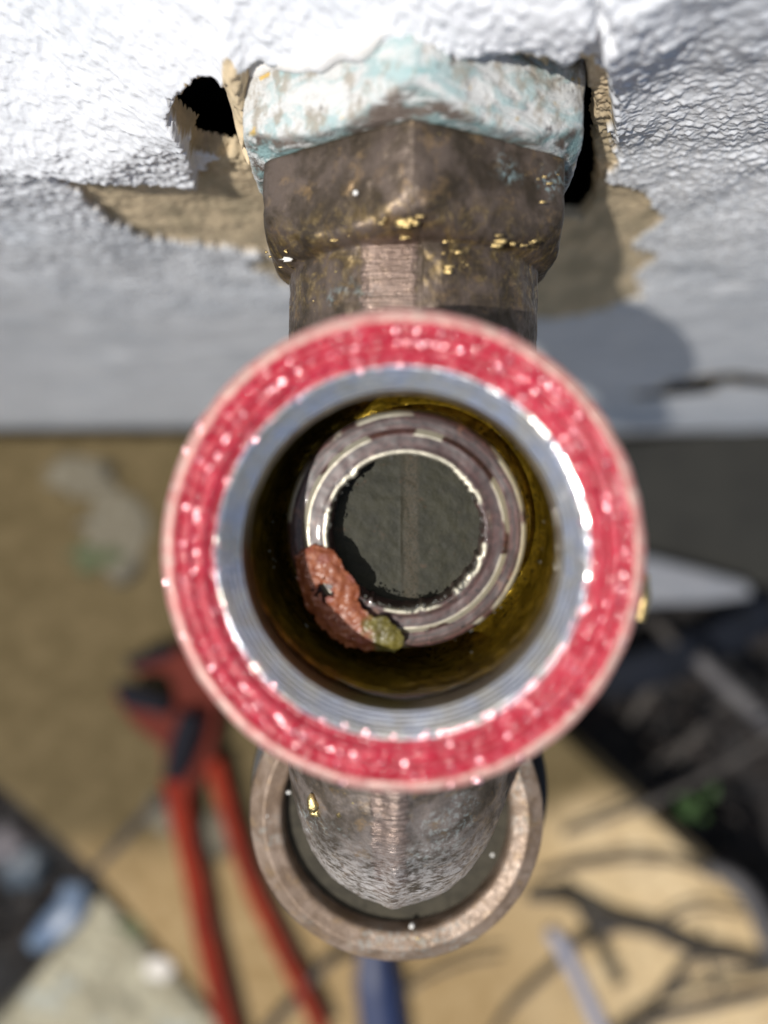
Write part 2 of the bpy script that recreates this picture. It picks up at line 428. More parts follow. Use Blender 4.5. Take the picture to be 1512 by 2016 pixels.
WALL = mat_wall(); BRONZE = mat_bronze('aged_brass_inlet', scratch=(-3.9, 1.0, 12.5, 21.0))
SPOUTM = mat_bronze('aged_brass_spout', scratch=(-3.0, .2, -60, -20), tint=(.12, .095, .072), tint2=(.23, .19, .165), verd=.25, white=(-31, -41))
COLLARM = mat_bronze('aged_brass_collar', tint=(.17, .115, .075), tint2=(.27, .20, .15), verd=.2, dull=.45)
DARKMET = mat_bronze('dull_brown_brass', tint=(.036, .029, .018), tint2=(.058, .047, .031), dull=.2, verd=.1)
NUTM = mat_nut(); RED = mat_red(); EDGE = mat_rimedge(); SILVER = mat_silver(); CHAMB = mat_chamber(); BORE = mat_bore()
SEATM = mat_seat(); FLOORM = mat_floor(); SCRAP = mat_scrap(); PAVE = mat_paving()
GOLD = simple('bright_brass', (.56, .42, .19), .38, 1.0, bump_mm=.08, bmm=.3)
FLOORDK = simple('dull_brown_recess', (.030, .026, .017), .75, 0, 2, (.052, .045, .030), .05, .5, Specular_IOR_Level=.3)
RUBBER = simple('black_rubber', (.012, .012, .013), .5)
WHITEBIT = simple('white_paint_bit', (.85, .84, .80), .4)
def mat_water():
    m = M('water'); m.N.remove(m.b)
    tr = m.N.new('ShaderNodeBsdfTransparent'); gl = m.N.new('ShaderNodeBsdfGlossy'); gl.inputs['Roughness'].default_value = .06
    fr = m.N.new('ShaderNodeFresnel'); fr.inputs[0].default_value = 1.5
    mx = m.N.new('ShaderNodeMixShader'); m.L.new(fr.outputs[0], mx.inputs[0]); m.L.new(tr.outputs[0], mx.inputs[1]); m.L.new(gl.outputs[0], mx.inputs[2])
    m.L.new(mx.outputs[0], m.N['Material Output'].inputs[0]); return m.m
WATER = mat_water()

# ------------------------------------------------------------------ setting: wall
def axis_lines(segs):
    out = []
    for a, b, s in segs:
        k = max(1, int(round(abs(b - a) / s))); out += list(np.linspace(a, b, k, endpoint=False))
    out.append(segs[-1][1]); return np.array(out)
xs = axis_lines([(-1500, -300, 60), (-300, -90, 6), (-90, -50, .6), (-50, 52, .19), (52, 100, .6), (100, 240, 1.2), (240, 320, 6), (320, 1500, 60)])
ds = axis_lines([(-900, 0, 60), (0, 40, 4), (40, 56, .5), (56, 112, .16), (112, 160, .4), (160, 330, 1.1), (330, 520, 5)])
XX, DD = np.meshgrid(xs, ds, indexing='ij')
def wp(L, Y=36.0): return [onwall(x, y, Y) for x, y in L]
near = sstep(-85, -60, XX) * sstep(98, 70, XX) * sstep(44, 54, DD) * sstep(230, 120, DD)
bx = XX / 1.0
rag = fbm(XX / 1.6, DD / 1.6, 0, 3, 5) * .75 + fbm(XX / .5, DD / .5, 0, 2, 9) * .35
bare_p = wp([(60, 326), (150, 343), (210, 338), (300, 345), (385, 350), (440, 300), (470, 200), (500, 140), (1150, 92), (1192, 130), (1208, 240), (1214, 318), (1200, 352), (1240, 365), (1272, 388), (1322, 425), (1282, 458),
             (1262, 482), (1288, 512), (1262, 542), (1272, 578), (1200, 612), (1110, 628), (1040, 630), (800, 640), (560, 560), (492, 527), (530, 505), (440, 490), (360, 482), (262, 467), (190, 425), (150, 385), (110, 352)])
sd_bare = poly_sd(XX, DD, bare_p) + rag * .8 + (1.3 * fbm(XX / 2.3, DD / 6.5, 0, 4, 15, .65) + .6 * vn(XX / .45, DD / 1.5, 0, 19)) * sstep(86, 104, DD)
hole_l = wp([(332, 236), (362, 205), (405, 186), (450, 176), (520, 150), (540, 340), (447, 318), (402, 308), (380, 300), (372, 268)])
hole_r = wp([(1080, 95), (1125, 115), (1160, 145), (1172, 250), (1174, 350), (1176, 400), (1150, 440), (1080, 440)])
sd_hl = poly_sd(XX, DD, hole_l) + rag * .5; sd_hr = poly_sd(XX, DD, hole_r) + rag * .35
# the socket the nut sits in
sd_sock = np.hypot(XX - .3, (DD - 80) * 1.0) - 15.0
up_l = wp([(-900, 300), (-100, 322), (85, 331), (300, 343), (386, 351), (372, 268), (334, 238), (362, 205), (500, 158), (700, 128), (760, 95), (1080, 92), (1130, 100), (1175, 20), (1150, -200), (-900, -300)])
sd_ul = poly_sd(XX, DD, up_l) + rag * .6
chunk = wp([(1196, 120), (1206, 230), (1216, 310), (1203, 352), (1238, 318), (1268, 280), (1300, 252), (1330, 200), (1500, 100), (1600, -50), (1180, -80)])
sd_ch = poly_sd(XX, DD, chunk) + rag * .6
# surface height outwards (towards -Y)
H = np.zeros_like(XX)
lump = fbm(XX / 1.3, DD / 1.1, 0, 3, 21, .55)
orange = sstep(-.1, .75, fbm(XX / .62, DD / .55, 0, 2, 31)) + .5 * sstep(0, .7, vn(XX / .33, DD / .30, 0, 35))
paint_tex = (.20 - .08 * sstep(-4, -14, XX) * sstep(90, 76, DD) - .07 * sstep(8, 16, XX) * sstep(85, 65, DD)) * orange + .10 * lump + .35 * fbm(XX / 7, DD / 7, 0, 2, 41)
coarse = .36 * sstep(-.35, .8, fbm(XX / 2.1, DD / 1.5, 0, 2, 51)) + .16 * orange + .9 * fbm(XX / 9, DD / 7, 0, 2, 61)
isbare = sstep(.10, -.10, sd_bare)
H += paint_tex * (1 - isbare)
upl = sstep(.10, -.35, sd_ul) * sstep(-70, -25, XX)
H += upl * (1.3 + coarse * (.30 + .25 * sstep(72, 90, DD)))
chl = sstep(.15, -.45, sd_ch) * sstep(26, 14, XX)
H += np.maximum(chl - upl, 0) * (1.7 + coarse * .9)
isbare = isbare * (1 - sstep(.1, -.15, sd_ul)) * (1 - sstep(-.3, -.9, sd_ch))
H += isbare * (-.75 + (.10 + .16 * sstep(92, 82, DD)) * fbm(XX / .6, DD / .6, 0, 3, 71) + .20 * fbm(XX / 4, DD / 4, 0, 2, 81))
# flare: the render leans back above the tap
db = np.interp(XX, [-80, -35, -14, 0, 16, 30, 60], [90, 86, 74, 66, 60, 56, 56])
flare = .85 * (np.sqrt(np.maximum(db - DD, 0) ** 2 + 16) - 4) * (DD < db)
flare = np.where(DD < 40, .85 * (np.sqrt(np.maximum(db - 40, 0) ** 2 + 16) - 4), flare)
H -= flare
# holes
hl = sstep(.15, -.7, sd_hl); hr = sstep(.1, -.45, sd_hr); sk = sstep(1.6, -.2, sd_sock)
H = H * (1 - np.maximum(hl, hr)) - 2.6 * hl - 2.4 * hr
H = np.where(sk > 0, np.minimum(H, H * (1 - sk) - 4 * sk), H)
isbare = np.maximum(isbare, np.maximum(hl > .06, hr > .10).astype(float)); isbare = np.maximum(isbare, sstep(2.0, .8, sd_sock) * (DD > 66))
# mortar skin beside the nut on the left
clump = np.exp(-(((XX + 15.8) / 1.3) ** 2 + ((DD - 76) / 7.5) ** 2))
H += clump * 6.0 * (1 + .25 * fbm(XX / .8, DD / .8, 0, 3, 91))
isbare = np.maximum(isbare, (clump > .25).astype(float))
# crack in the paint low on the right
crk = wp([(1296, 768), (1340, 765), (1385, 748), (1430, 738), (1512, 746), (1700, 752)])
cl = np.full(XX.shape, 1e9)
for (a0, b0), (a1, b1) in zip(crk[:-1], crk[1:]):
    ex, ey = a1 - a0, b1 - b0; t = np.clip(((XX - a0) * ex + (DD - b0) * ey) / (ex * ex + ey * ey), 0, 1)
    cl = np.minimum(cl, np.hypot(XX - a0 - t * ex, DD - b0 - t * ey))
Hn = H * np.where((XX > -90) & (XX < 100) & (DD > 40) & (DD < 240), near, 0)
far = fbm(XX / 12, DD / 12, 0, 2, 99) * .35
YW = 36.0 - 2.0 * sstep(120, 430, DD)
YY = YW - np.where(near > 0, H * near - flare * 0, 0) - far * (1 - near)
YY = np.where(near < 1, YY + flare * (1 - near), YY)
crw = 7 + 6 * sstep(-1, 1, fbm(XX / 18, DD / 18, 0, 2, 123)) - 5 * sstep(110, 180, XX)
cut = np.exp(-(np.maximum(cl + 2.0 * fbm(XX / 5, DD / 5, 0, 2, 124), 0) / crw) ** 4)
W = np.stack([XX, YY, CAM_H - DD], -1)
Wv = W.reshape(-1, 3); Wf = grid_faces(len(xs), len(ds))
open_ = (np.maximum(hl, hr) > .8) & (clump < .25) | ((sk > .97) & (np.abs(DD - 80) < 9))
oq = open_[:-1, :-1] & open_[1:, 1:] & open_[:-1, 1:] & open_[1:, :-1]
Wf = Wf[~(oq | (cut > .5)[:-1, :-1]).reshape(-1)]
# close the back: a 220 mm thick wall
b0 = len(Wv)
back = [(xs[0], 256, CAM_H - ds[0]), (xs[-1], 256, CAM_H - ds[0]), (xs[-1], 256, CAM_H - ds[-1]), (xs[0], 256, CAM_H - ds[-1])]
Wv = np.vstack([Wv, back]); nd = len(ds)
idx = lambda i, j: i * nd + j
nx = len(xs)
rim_top = [idx(i, 0) for i in range(nx)]; rim_bot = [idx(i, nd - 1) for i in range(nx)]
rim_l = [idx(0, j) for j in range(nd)]; rim_r = [idx(nx - 1, j) for j in range(nd)]
Fl = Wf.tolist() + [rim_top[::-1] + [b0, b0 + 1], rim_bot + [b0 + 2, b0 + 3], rim_l + [b0 + 3, b0], rim_r[::-1] + [b0 + 1, b0 + 2], [b0, b0 + 1, b0 + 2, b0 + 3]]
wall = link_mesh('wall', Wv, Fl, WALL)
setp(wall, 'white masonry-painted wall with paint broken away round the tap inlet', 'wall')
at_ = wall.data.attributes.new('bare', 'FLOAT', 'POINT')
at_.data.foreach_set('value', np.concatenate([np.maximum(isbare * (near > 0), (cut > .3) * 1.0).reshape(-1), np.zeros(4)]).astype(np.float32))
for p in wall.data.polygons[-5:]: p.use_smooth = False

# ------------------------------------------------------------------ setting: ground
soil_m = M('dark_soil')
sc = soil_m.mix(soil_m.ramp(soil_m.noise(16, 5, .65), .4, .65), (.005, .005, .006), (.018, .014, .012))
soil_m.set(sc, .85); soil_m.bump(soil_m.noise(6, 5, .7, off=3), 3, .8)
gx = axis_lines([(-12000, -400, 800), (-400, 400, 8), (400, 12000, 800)])
gy = axis_lines([(-12000, -420, 800), (-420, 40, 8), (40, 12000, 800)])
GX, GY = np.meshgrid(gx, gy, indexing='ij')
GZ = -78 + (fbm(GX / 45, GY / 45, 0, 4, 7) * 9) * ((np.abs(GX) < 420) & (np.abs(GY) < 430))
ground = link_mesh('ground', np.stack([GX, GY, GZ], -1).reshape(-1, 3), grid_faces(len(gx), len(gy)), soil_m.m)
setp(ground, kind='structure')

pv = bpy.data.objects.new('pavement', None); col.objects.link(pv); pv['_o'] = [0, 0, 0]; setp(pv, kind='structure')
def P2(L, depth=430): return [tuple(at(x, y, depth)[:2]) for x, y in L]
slab_poly('paving_slab', P2([(-900, 858), (480, 858), (520, 900), (800, 1158), (1098, 1440), (1512, 1818), (2300, 2560), (1500, 3000), (440, 2010), (190, 1722), (0, 1552), (-900, 760 + 300)]), 0, 60, PAVE, pv, 2.5)
st_m = M('pale_mottled_stone')
c = st_m.mix(st_m.ramp(st_m.noise(16, 4, .6), .35, .6), (.24, .215, .145), (.36, .33, .235))
c = st_m.mix(st_m.math('MULTIPLY', st_m.ramp(st_m.noise(11, 4, .7, off=9), .50, .62), .85), c, (.14, .13, .09))
c = st_m.mix(st_m.ramp(st_m.noise(22, 3, .6, off=29), .62, .7), c, (.30, .31, .27))
st_m.set(c, .85); st_m.bump(st_m.noise(5, 4, .7), 1.5, .8)
o = slab_poly('paving_slab', P2([(196, 1762), (452, 2042), (1300, 2900), (300, 3200), (-700, 2700), (-10, 2022)], 436), -6, 55, st_m.m, pv, 4)
o['label'] = 'pale mottled stone slab'

# dark grey block and pale ledge at the foot of the wall
GREY = simple('dark_grey_smooth', (.014, .0137, .0115), .95, 0, 30, (.020, .0195, .016), .4, 4)
blk = slab_poly('stone_block', P2([(1130, 880), (1800, 800), (1850, 1190), (1130, 1118)], 480), -50, 40, GREY, None, 4)
setp(blk, 'smooth dark grey block lying against the foot of the white wall', 'block')
PALE = simple('pale_grey_edge', (.15, .16, .18), .6, 0, 12, (.18, .185, .20), .4, 3)
ledge = slab_poly('ledge', P2([(1120, 1065), (1285, 1098), (1400, 1128), (1478, 1150), (1486, 1176), (1400, 1188), (1120, 1196)], 466), -36, 16, PALE, None, 3)
setp(ledge, 'pale grey ledge strip along the near edge of the dark block', 'ledge')

# ------------------------------------------------------------------ back nut crusted with paint
AX = .35; AZ = CAM_H - 80.0
def hexrad(T, af2, corner_cut):
    a = np.mod(T - np.pi / 2 + np.pi / 6, np.pi / 3) - np.pi / 6     # corner at 90 deg -> a = 0 there
    a = np.mod(T - np.pi / 2, np.pi / 3) - np.pi / 6                 # a = +-30deg at corners, 0 mid-face
    r = af2 / np.cos(a)
    k = .35                                                          # soft minimum
    return -k * np.log(np.exp(-r / k) + np.exp(-corner_cut / k))
nut = thing('hex_nut', (AX, 33, AZ - 15), 'hexagonal nut crusted with white paint and green verdigris, set in the wall behind the tap', 'nut')
def build_nut():
    ys = np.concatenate([[30.3], np.arange(30.35, 50, .22)]); th = np.linspace(0, 2 * np.pi, 900, endpoint=False)
    T, Yv = np.meshgrid(th, ys, indexing='ij')
    r = hexrad(T, 15.9, 18.0)
    cone = 15.6 + (Yv - 30.3) * 1.05
    ch = np.clip((r - cone) * 2, 0, 1)
    r = np.minimum(r, cone)
    x, z = np.cos(T), np.sin(T)
    d = fbm(x * 9, z * 9, Yv / 1.6, 3, 3) * .10 + np.maximum(fbm(x * 4, z * 4, Yv / 3.0, 2, 13), 0) * .20
    edge_fall = sstep(30.3, 31.2, Yv)
    r = r + d * (.25 + .75 * edge_fall)
    P = np.stack([AX + r * x, Yv + 0 * r + .12 * fbm(x * 8, z * 8, 0, 2, 5), AZ + r * z], -1)
    # front face inwards
    V = P.reshape(-1, 3); Fq = grid_faces(len(th), len(ys), True)
    inner = np.stack([AX + 11.5 * np.cos(th), 0 * th + 30.6, AZ + 11.5 * np.sin(th)], -1)
    nb = len(V); V = np.vstack([V, inner]); m = len(th); i = np.arange(m); j = (i + 1) % m; ny = len(ys)
    Fr = np.stack([i * ny, nb + i, nb + j, j * ny], -1)
    o = link_mesh('nut_body', V, np.vstack([Fq, Fr]), NUTM, nut)
    a = o.data.attributes.new('chamfer', 'FLOAT', 'POINT')
    a.data.foreach_set('value', np.concatenate([ch.reshape(-1) * 1.0, np.ones(m)]).astype(np.float32))
build_nut()
# plaster crust that laps over the top of the nut's back edge
def crust(name, pts, radii, seed, mat, parent, squash=.7):
    return sweep(name, pts, radii, mat, parent, 20, 10, True, squash, .5, seed)
PLASTER = simple('paint_and_plaster', (.82, .82, .82), .7, 0, 2.0, (.74, .72, .68), .25, .5)
pl = [at(430, 188, 73), at(520, 160, 69), at(610, 150, 66), at(690, 130, 63.5), at(760, 92, 62), at(860, 86, 61.6), at(960, 88, 63), at(1050, 92, 66), at(1110, 112, 69)]
o = crust('plaster_bead', [Vector((p.x, p.y + 2.0, p.z - .6)) for p in pl], [.8, 1.0, 1.1, 1.4, 1.0, .9, 1.0, .9, .8], 4, PLASTER, nut)

# ------------------------------------------------------------------ tap
tap = thing('tap', (-.6, -5, 330), 'old brass outdoor tap with its headwork removed, seen straight down into the open body', 'tap')
RO = at(790, 1091, 55.0); SO = at(798, 1049, 66.0)
AXV = (RO - SO).normalized(); UP = Vector((0, 0, 1))
def D(r, depth):                    # profile point: depth below lens along the valve axis
    return (r, (55.0 - depth) / 1.0)
# outer neck with flange
def nz(amp, f, seed):
    return lambda T, r, h: (fbm(np.cos(T) * f, np.sin(T) * f, h * .8, 3, seed) * amp, fbm(np.cos(T) * f, np.sin(T) * f, h * .8 + 9, 3, seed + 5) * amp)
lathe('neck', dens([D(12, 90), D(15.2, 84), D(15.2, 64), D(16.4, 62.5), D(17.6, 61.5), D(17.95, 60.5), D(17.95, 56.6), D(17.75, 55.6), D(17.35, 55.0), D(16.75, 54.8), D(16.4, 55.2), D(13.6, 55.3)], .5), RO, UP, EDGE, tap, 360, nz(.06, 14, 3))
# red sealing ring, soft ridges worn into it
def redn(T, r, h):
    t = r
    g = .16 * np.cos((t - 16.6) * 2 * np.pi / 1.05 + .5 * vn(np.cos(T) * 2.0, np.sin(T) * 2.0, 0, 8))
    u = .10 * fbm(np.cos(T) * 22, np.sin(T) * 22, r * 1.1, 3, 17) + .025 * fbm(np.cos(T) * 60, np.sin(T) * 60, r * 1.6, 2, 27)
    return u * .3, np.where(h > -.9, g + u, 0)
lathe('red_washer', dens([D(16.8, 56.2), D(16.78, 55.1), D(16.5, 54.75), D(15.3, 54.65), D(14.2, 54.72), D(13.75, 54.95), D(13.6, 55.6)], .09), RO, UP, RED, tap, 1100, redn)
# bright turned lip
lipn = lambda T, r, h: (.022 * fbm(np.cos(T) * 10, np.sin(T) * 10, h * 5, 3, 31), .022 * fbm(np.cos(T) * 20, np.sin(T) * 20, r * 2.5, 3, 37))
lathe('bore_lip', dens([D(13.75, 55.9), D(13.7, 55.2), D(13.58, 54.98), D(13.40, 55.02), D(13.28, 55.28), D(13.12, 55.36), D(13.06, 55.75), D(12.92, 55.86), D(12.86, 56.2), D(12.66, 56.34), D(12.60, 56.7), D(12.42, 56.84), D(12.38, 57.1), D(12.2, 57.25), D(12.15, 57.6)], .045), RO, UP, SILVER, tap, 900, lipn)
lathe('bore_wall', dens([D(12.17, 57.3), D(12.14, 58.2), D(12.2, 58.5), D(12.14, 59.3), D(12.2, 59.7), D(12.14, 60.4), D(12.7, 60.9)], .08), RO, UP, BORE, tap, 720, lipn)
# chamber
chn = lambda T, r, h: (.10 * fbm(np.cos(T) * 8, np.sin(T) * 8, h * .7, 4, 41) , .12 * fbm(np.cos(T) * 8, np.sin(T) * 8, r, 4, 43))
lathe('valve_chamber', dens([D(12.6, 60.6), D(12.5, 61.2), D(12.6, 63.0), D(12.5, 68), D(12.1, 70.0), D(11.6, 70.8), D(10.8, 71.2), D(9.0, 71.3)], .25), RO, AXV, CHAMB, tap, 360, chn)
# valve seat
SEATPROF = dens([D(10.9, 71.6), D(10.7, 70), D(10.6, 67.4), D(10.5, 66.9), D(10.25, 66.62), D(9.8, 66.55), D(9.0, 66.55), D(8.8, 66.4), D(8.6, 66.22), D(8.3, 66.22), D(7.6, 66.2), D(7.2, 66.1), D(6.98, 66.05), D(6.85, 66.25), D(6.75, 66.9), D(6.7, 69), D(6.7, 73)], .09)
def seatn(T, r, h):
    a = .022 * fbm(np.cos(T) * 7, np.sin(T) * 7, r * 1.0, 2, 51)
    nick = .25 * np.clip(fbm(np.cos(T) * 9, np.sin(T) * 9, 0, 3, 55) - .15, 0, 1)
    edge = np.exp(-((r - 6.9) / .35) ** 2)
    return -a * .6 - nick * edge * 1.6, a * 1.4 - nick * edge * .5
seat = lathe('valve_seat', SEATPROF, RO, AXV, SEATM, tap, 720, seatn)
pr = np.array(SEATPROF)
a = seat.data.attributes.new('rad', 'FLOAT', 'POINT'); a.data.foreach_set('value', np.tile(pr[:, 0], 720).astype(np.float32))
# the casting wall seen at the bottom of the seat hole
flo = RO - AXV * (69.4 - 55)
R_, T_ = np.meshgrid(np.linspace(0, 7.0, 60), np.linspace(0, 2 * np.pi, 160, endpoint=False), indexing='ij')
fx = flo.x + R_ * np.cos(T_); fy = flo.y + R_ * np.sin(T_)
fz = flo.z + .035 * fbm(fx / .9, fy / .9, 0, 4, 5) + .045 * np.exp(-((fx + .75) / .10) ** 2)
V = np.stack([fx, fy, fz], -1).transpose(1, 0, 2).reshape(-1, 3)
link_mesh('inner_web', V, grid_faces(160, 60, True), FLOORM, tap)

# inlet: hexagon shoulder running into the round pipe
def build_inlet():
    ys = np.arange(30.1, -2, -.16); th = np.linspace(0, 2 * np.pi, 1000, endpoint=False)
    T, Yv = np.meshgrid(th, ys, indexing='ij')
    hx = hexrad(T, 14.25, 16.2)
    cone = 12.5 + 3.9 * np.sqrt(np.clip((Yv - 21.2) / 4.6, 0, 1)) + np.clip(Yv - 25.8, 0, 9) * 2
    k = .16
    r = -k * np.log(np.exp(-hx / k) + np.exp(-cone / k))
    pipe = 12.35 + .25 * sstep(12, 2, Yv)
    k2 = .55; r = k2 * np.log(np.exp(r / k2) + np.exp(pipe / k2)) - k2 * .35 * np.exp(-np.abs(r - pipe) / k2)
    x, z = np.cos(T), np.sin(T)
    d = .07 * fbm(x * 12, z * 12, Yv / 1.1, 4, 3) + .16 * fbm(x * 4, z * 4, Yv / 4, 3, 8)
    # cast lumps where hexagon meets pipe
    for (px, py, dep, s, amp) in [(800, 430, 64, 1.5, .5), (700, 470, 66, 1.3, .35), (880, 520, 67, 1.6, .35), (1010, 480, 69, 1.4, .35), (620, 480, 69, 1.5, .4), (560, 495, 75, 1.0, .6), (760, 415, 64, 1.2, .3)]:
        q = at(px, py, dep); X0 = AX + r * x; Z0 = AZ + r * z
        d = d + amp * np.exp(-(((X0 - q.x) ** 2 + (Yv - q.y) ** 2 + (Z0 - q.z) ** 2) / s ** 2))
    # flat filed strip along the top
    r = r + d
    X = AX + r * x; Z = AZ + r * z
    strip = (Yv < 21.2) & (np.abs(X + 1.4) < 2.6) & (z > 0)
    Z = np.where(strip, np.minimum(Z, AZ + 12.18), Z)
    Yd = Yv + .05 * fbm(x * 12, z * 12, Yv / 1.1, 3, 77)
    Yd = np.maximum(Yd, -4.6 + np.sqrt(np.maximum(14.0 ** 2 - (X + .5) ** 2, 0)))
    V = np.stack([X, Yd, Z], -1).reshape(-1, 3); m = len(th); ny = len(ys); nb = len(V)
    V = np.vstack([V, np.stack([AX + 11 * np.cos(th), 0 * th + 30.15, AZ + 11 * np.sin(th)], -1)])
    i = np.arange(m); j = (i + 1) % m
    return link_mesh('inlet_pipe', V, np.vstack([grid_faces(m, ny, True), np.stack([i * ny, nb + i, nb + j, j * ny], -1)]), BRONZE, tap)
build_inlet()
# spout
def build_spout():
    c0 = at(779, 1601, 87.0)
    pts = [Vector((-.3, -4, 351)), Vector((-.5, -14, 351)), Vector((-.8, -24, 350.5)), Vector((-1.1, -32, 348)), Vector((c0.x, c0.y + .6, 341)), Vector((c0.x, c0.y, 332)), Vector((c0.x, c0.y, 318))]
    c = catmull(pts, 26); m = len(c); seg = 420
    rr = np.interp(np.linspace(0, 1, m), [0, .17, .34, .5, .66, .8, 1], [13.2, 13.0, 12.4, 11.4, 10.4, 10.4, 10.2])
    V = np.zeros((m, seg, 3)); up = Vector((0, 0, 1)); th = np.linspace(0, 2 * np.pi, seg, endpoint=False)
    for i, p in enumerate(c):
        t = (c[min(i + 1, m - 1)] - c[max(i - 1, 0)]).normalized(); s = t.cross(up).normalized(); u = s.cross(t).normalized(); up = u
        r = rr[i] * np.ones(seg)
        r = r + .45 * np.exp(-((th - np.pi / 2) / .10) ** 2)                  # casting seam
        V[i] = np.array(p)[None] + (r * np.cos(th))[:, None] * np.array(s) + (r * np.sin(th))[:, None] * np.array(u)
    N = .10 * fbm(V[..., 0] / 1.2, V[..., 1] / 1.2, V[..., 2] / 1.2, 4, 7) + .15 * fbm(V[..., 0] / 4, V[..., 1] / 4, V[..., 2] / 4, 2, 17)
    cc = np.array([tuple(p) for p in c])[:, None]; dv = V - cc; V = V + dv / np.linalg.norm(dv, axis=-1, keepdims=True) * N[..., None]
    V[..., 1] = np.minimum(V[..., 1], -4.6 - np.sqrt(np.maximum(14.0 ** 2 - (V[..., 0] + .5) ** 2, 0)))
    Fc = grid_faces(seg, m, True)
    return link_mesh('spout', V.transpose(1, 0, 2).reshape(-1, 3), Fc, SPOUTM, tap)
build_spout()
CO = at(779, 1609, 88.0); CO.z = CAM_H
def DC(r, depth): return (r, -depth)
coln = lambda T, r, h: (.02 * fbm(np.cos(T) * 14, np.sin(T) * 14, h, 3, 61), .02 * fbm(np.cos(T) * 18, np.sin(T) * 18, r, 3, 63))
col_ = lathe('outlet_collar', dens([DC(16.9, 104), DC(17.2, 96), DC(17.3, 88.4), DC(17.15, 87.9), DC(15.65, 87.1), DC(15.4, 86.95), DC(15.2, 87.0), DC(14.4, 87.25), DC(13.8, 87.4), DC(13.5, 87.6), DC(13.35, 88.1), DC(13.3, 91.0)], .12), CO, (0, 0, 1), COLLARM, tap, 480, coln)
lathe('collar_base', dens([DC(13.4, 89.6), DC(12.2, 89.6), DC(9.8, 89.7)], .15), CO, (0, 0, 1), FLOORDK, tap, 300, coln)
lathe('rubber_washer', dens([DC(15, 96.0), DC(18.6, 95.2), DC(18.85, 95.8), DC(18.8, 100), DC(15, 101)], .4), CO + Vector((.25, 0, 0)), (0, 0, 1), RUBBER, tap, 180)

# bright burrs of brass where the casting was knocked
def blob(name, c, s, mat, parent, n=14, amp=.45, seed=1):
    u = np.linspace(0, 2 * np.pi, n, endpoint=False); v = np.linspace(0.0, np.pi, n // 2 + 1)
    U, Vv = np.meshgrid(u, v, indexing='ij')
    d = np.stack([np.cos(U) * np.sin(Vv), np.sin(U) * np.sin(Vv), np.cos(Vv)], -1)
    k = 1 + amp * vn(d[..., 0] * 2.1 + seed, d[..., 1] * 2.1, d[..., 2] * 2.1, seed)
    P = np.array(c) + d * k[..., None] * np.array(s)
    return link_mesh(name, P.reshape(-1, 3), grid_faces(n, n // 2 + 1, True), mat, parent)
AXp = Vector((AX, 0, AZ))
def surf(px, py, R, lift=.0):       # point where a view ray meets the inlet cylinder of radius R
    d = ray(px, py); oz = CAM_H - AZ
    A = d.x ** 2 + d.z ** 2; B = 2 * (-AX * d.x + oz * d.z); C_ = AX ** 2 + oz ** 2 - R ** 2
    disc = B * B - 4 * A * C_
    if disc < 0: disc = 0
    t = (-B - math.sqrt(disc)) / (2 * A); return Vector((d.x * t, d.y * t, CAM_H + d.z * t))
burrs = []
def burr_cluster(px, py, R, w, h, k, s0, mat=GOLD, name='brass_burr'):
    for i in range(k):
        x = px + random.gauss(0, w); y = py + random.gauss(0, h); p = surf(x, y, R)
        s = s0 * random.uniform(.4, 1.3)
        blob(name, p - Vector((0, 0, s * .22)), (s * random.uniform(.9, 2.4), s * random.uniform(.5, 1.0), s * .30), mat, tap, 14, .8, random.randint(1, 999))
burr_cluster(800, 436, 15.3, 22, 5, 14, .30)
burr_cluster(792, 465, 13.6, 8, 4, 3, .20)
burr_cluster(1020, 478, 15.2, 22, 8, 10, .20)
burr_cluster(880, 500, 13.3, 12, 22, 8, .18)
burr_cluster(548, 490, 14.4, 8, 18, 10, .18)
burr_cluster(660, 455, 14.0, 30, 14, 8, .13)
burr_cluster(706, 488, 12.6, 3, 3, 2, .25)
burr_cluster(640, 600, 12.6, 22, 22, 8, .16)
burr_cluster(905, 520, 12.7, 18, 14, 6, .13)
burr_cluster(1080, 350, 16.0, 10, 30, 6, .14)
burr_cluster(567, 500, 14.2, 1, 4, 1, .24, WHITEBIT, 'paint_speck')
for (x, y) in [(556, 530), (700, 380), (815, 345), (560, 410), (905, 660), (590, 450), (840, 300)]:
    blob('paint_speck', surf(x, y, 14.9 if y < 430 else 12.5), (.22, .22, .12), WHITEBIT, tap, 10, .5, x)
def spoutz(x, y, depth, s, mat, nm): blob(nm, at(x, y, depth), s, mat, tap, 10, .5, x + y)
for (x, y, d_, s) in [(615, 1583, 71.5, (.55, .9, .35)), (622, 1600, 71.8, (.5, .5, .3)), (668, 1602, 70.2, (.35, .35, .25))]: spoutz(x, y, d_, s, GOLD, 'brass_burr')
for (x, y, d_, s) in [(640, 1625, 74, (.3, .22, .2)), (613, 1626, 76.5, (.3, .22, .2)), (568, 1560, 87.2, (.28, .2, .15)), (968, 1681, 89.9, (.38, .42, .3)), (811, 1825, 88.2, (.28, .48, .3)), (768, 1881, 87.6, (.12, .22, .12)), (784, 1884, 87.7, (.12, .22, .12)), (526, 1605, 87.2, (.2, .2, .15)), (770, 1575, 68.3, (.5, .32, .25))]: spoutz(x, y, d_, s, WHITEBIT, 'paint_speck')
# brass lug on the right of the flange
b1 = at(1262, 1135, 57.5); b2 = at(1266, 1180, 58); b3 = at(1258, 1222, 57.8)
sweep('brass_lug', [b1, b2, b3], [.55, .42, .40], GOLD, tap, 14, 8, True, 1.0, .4)

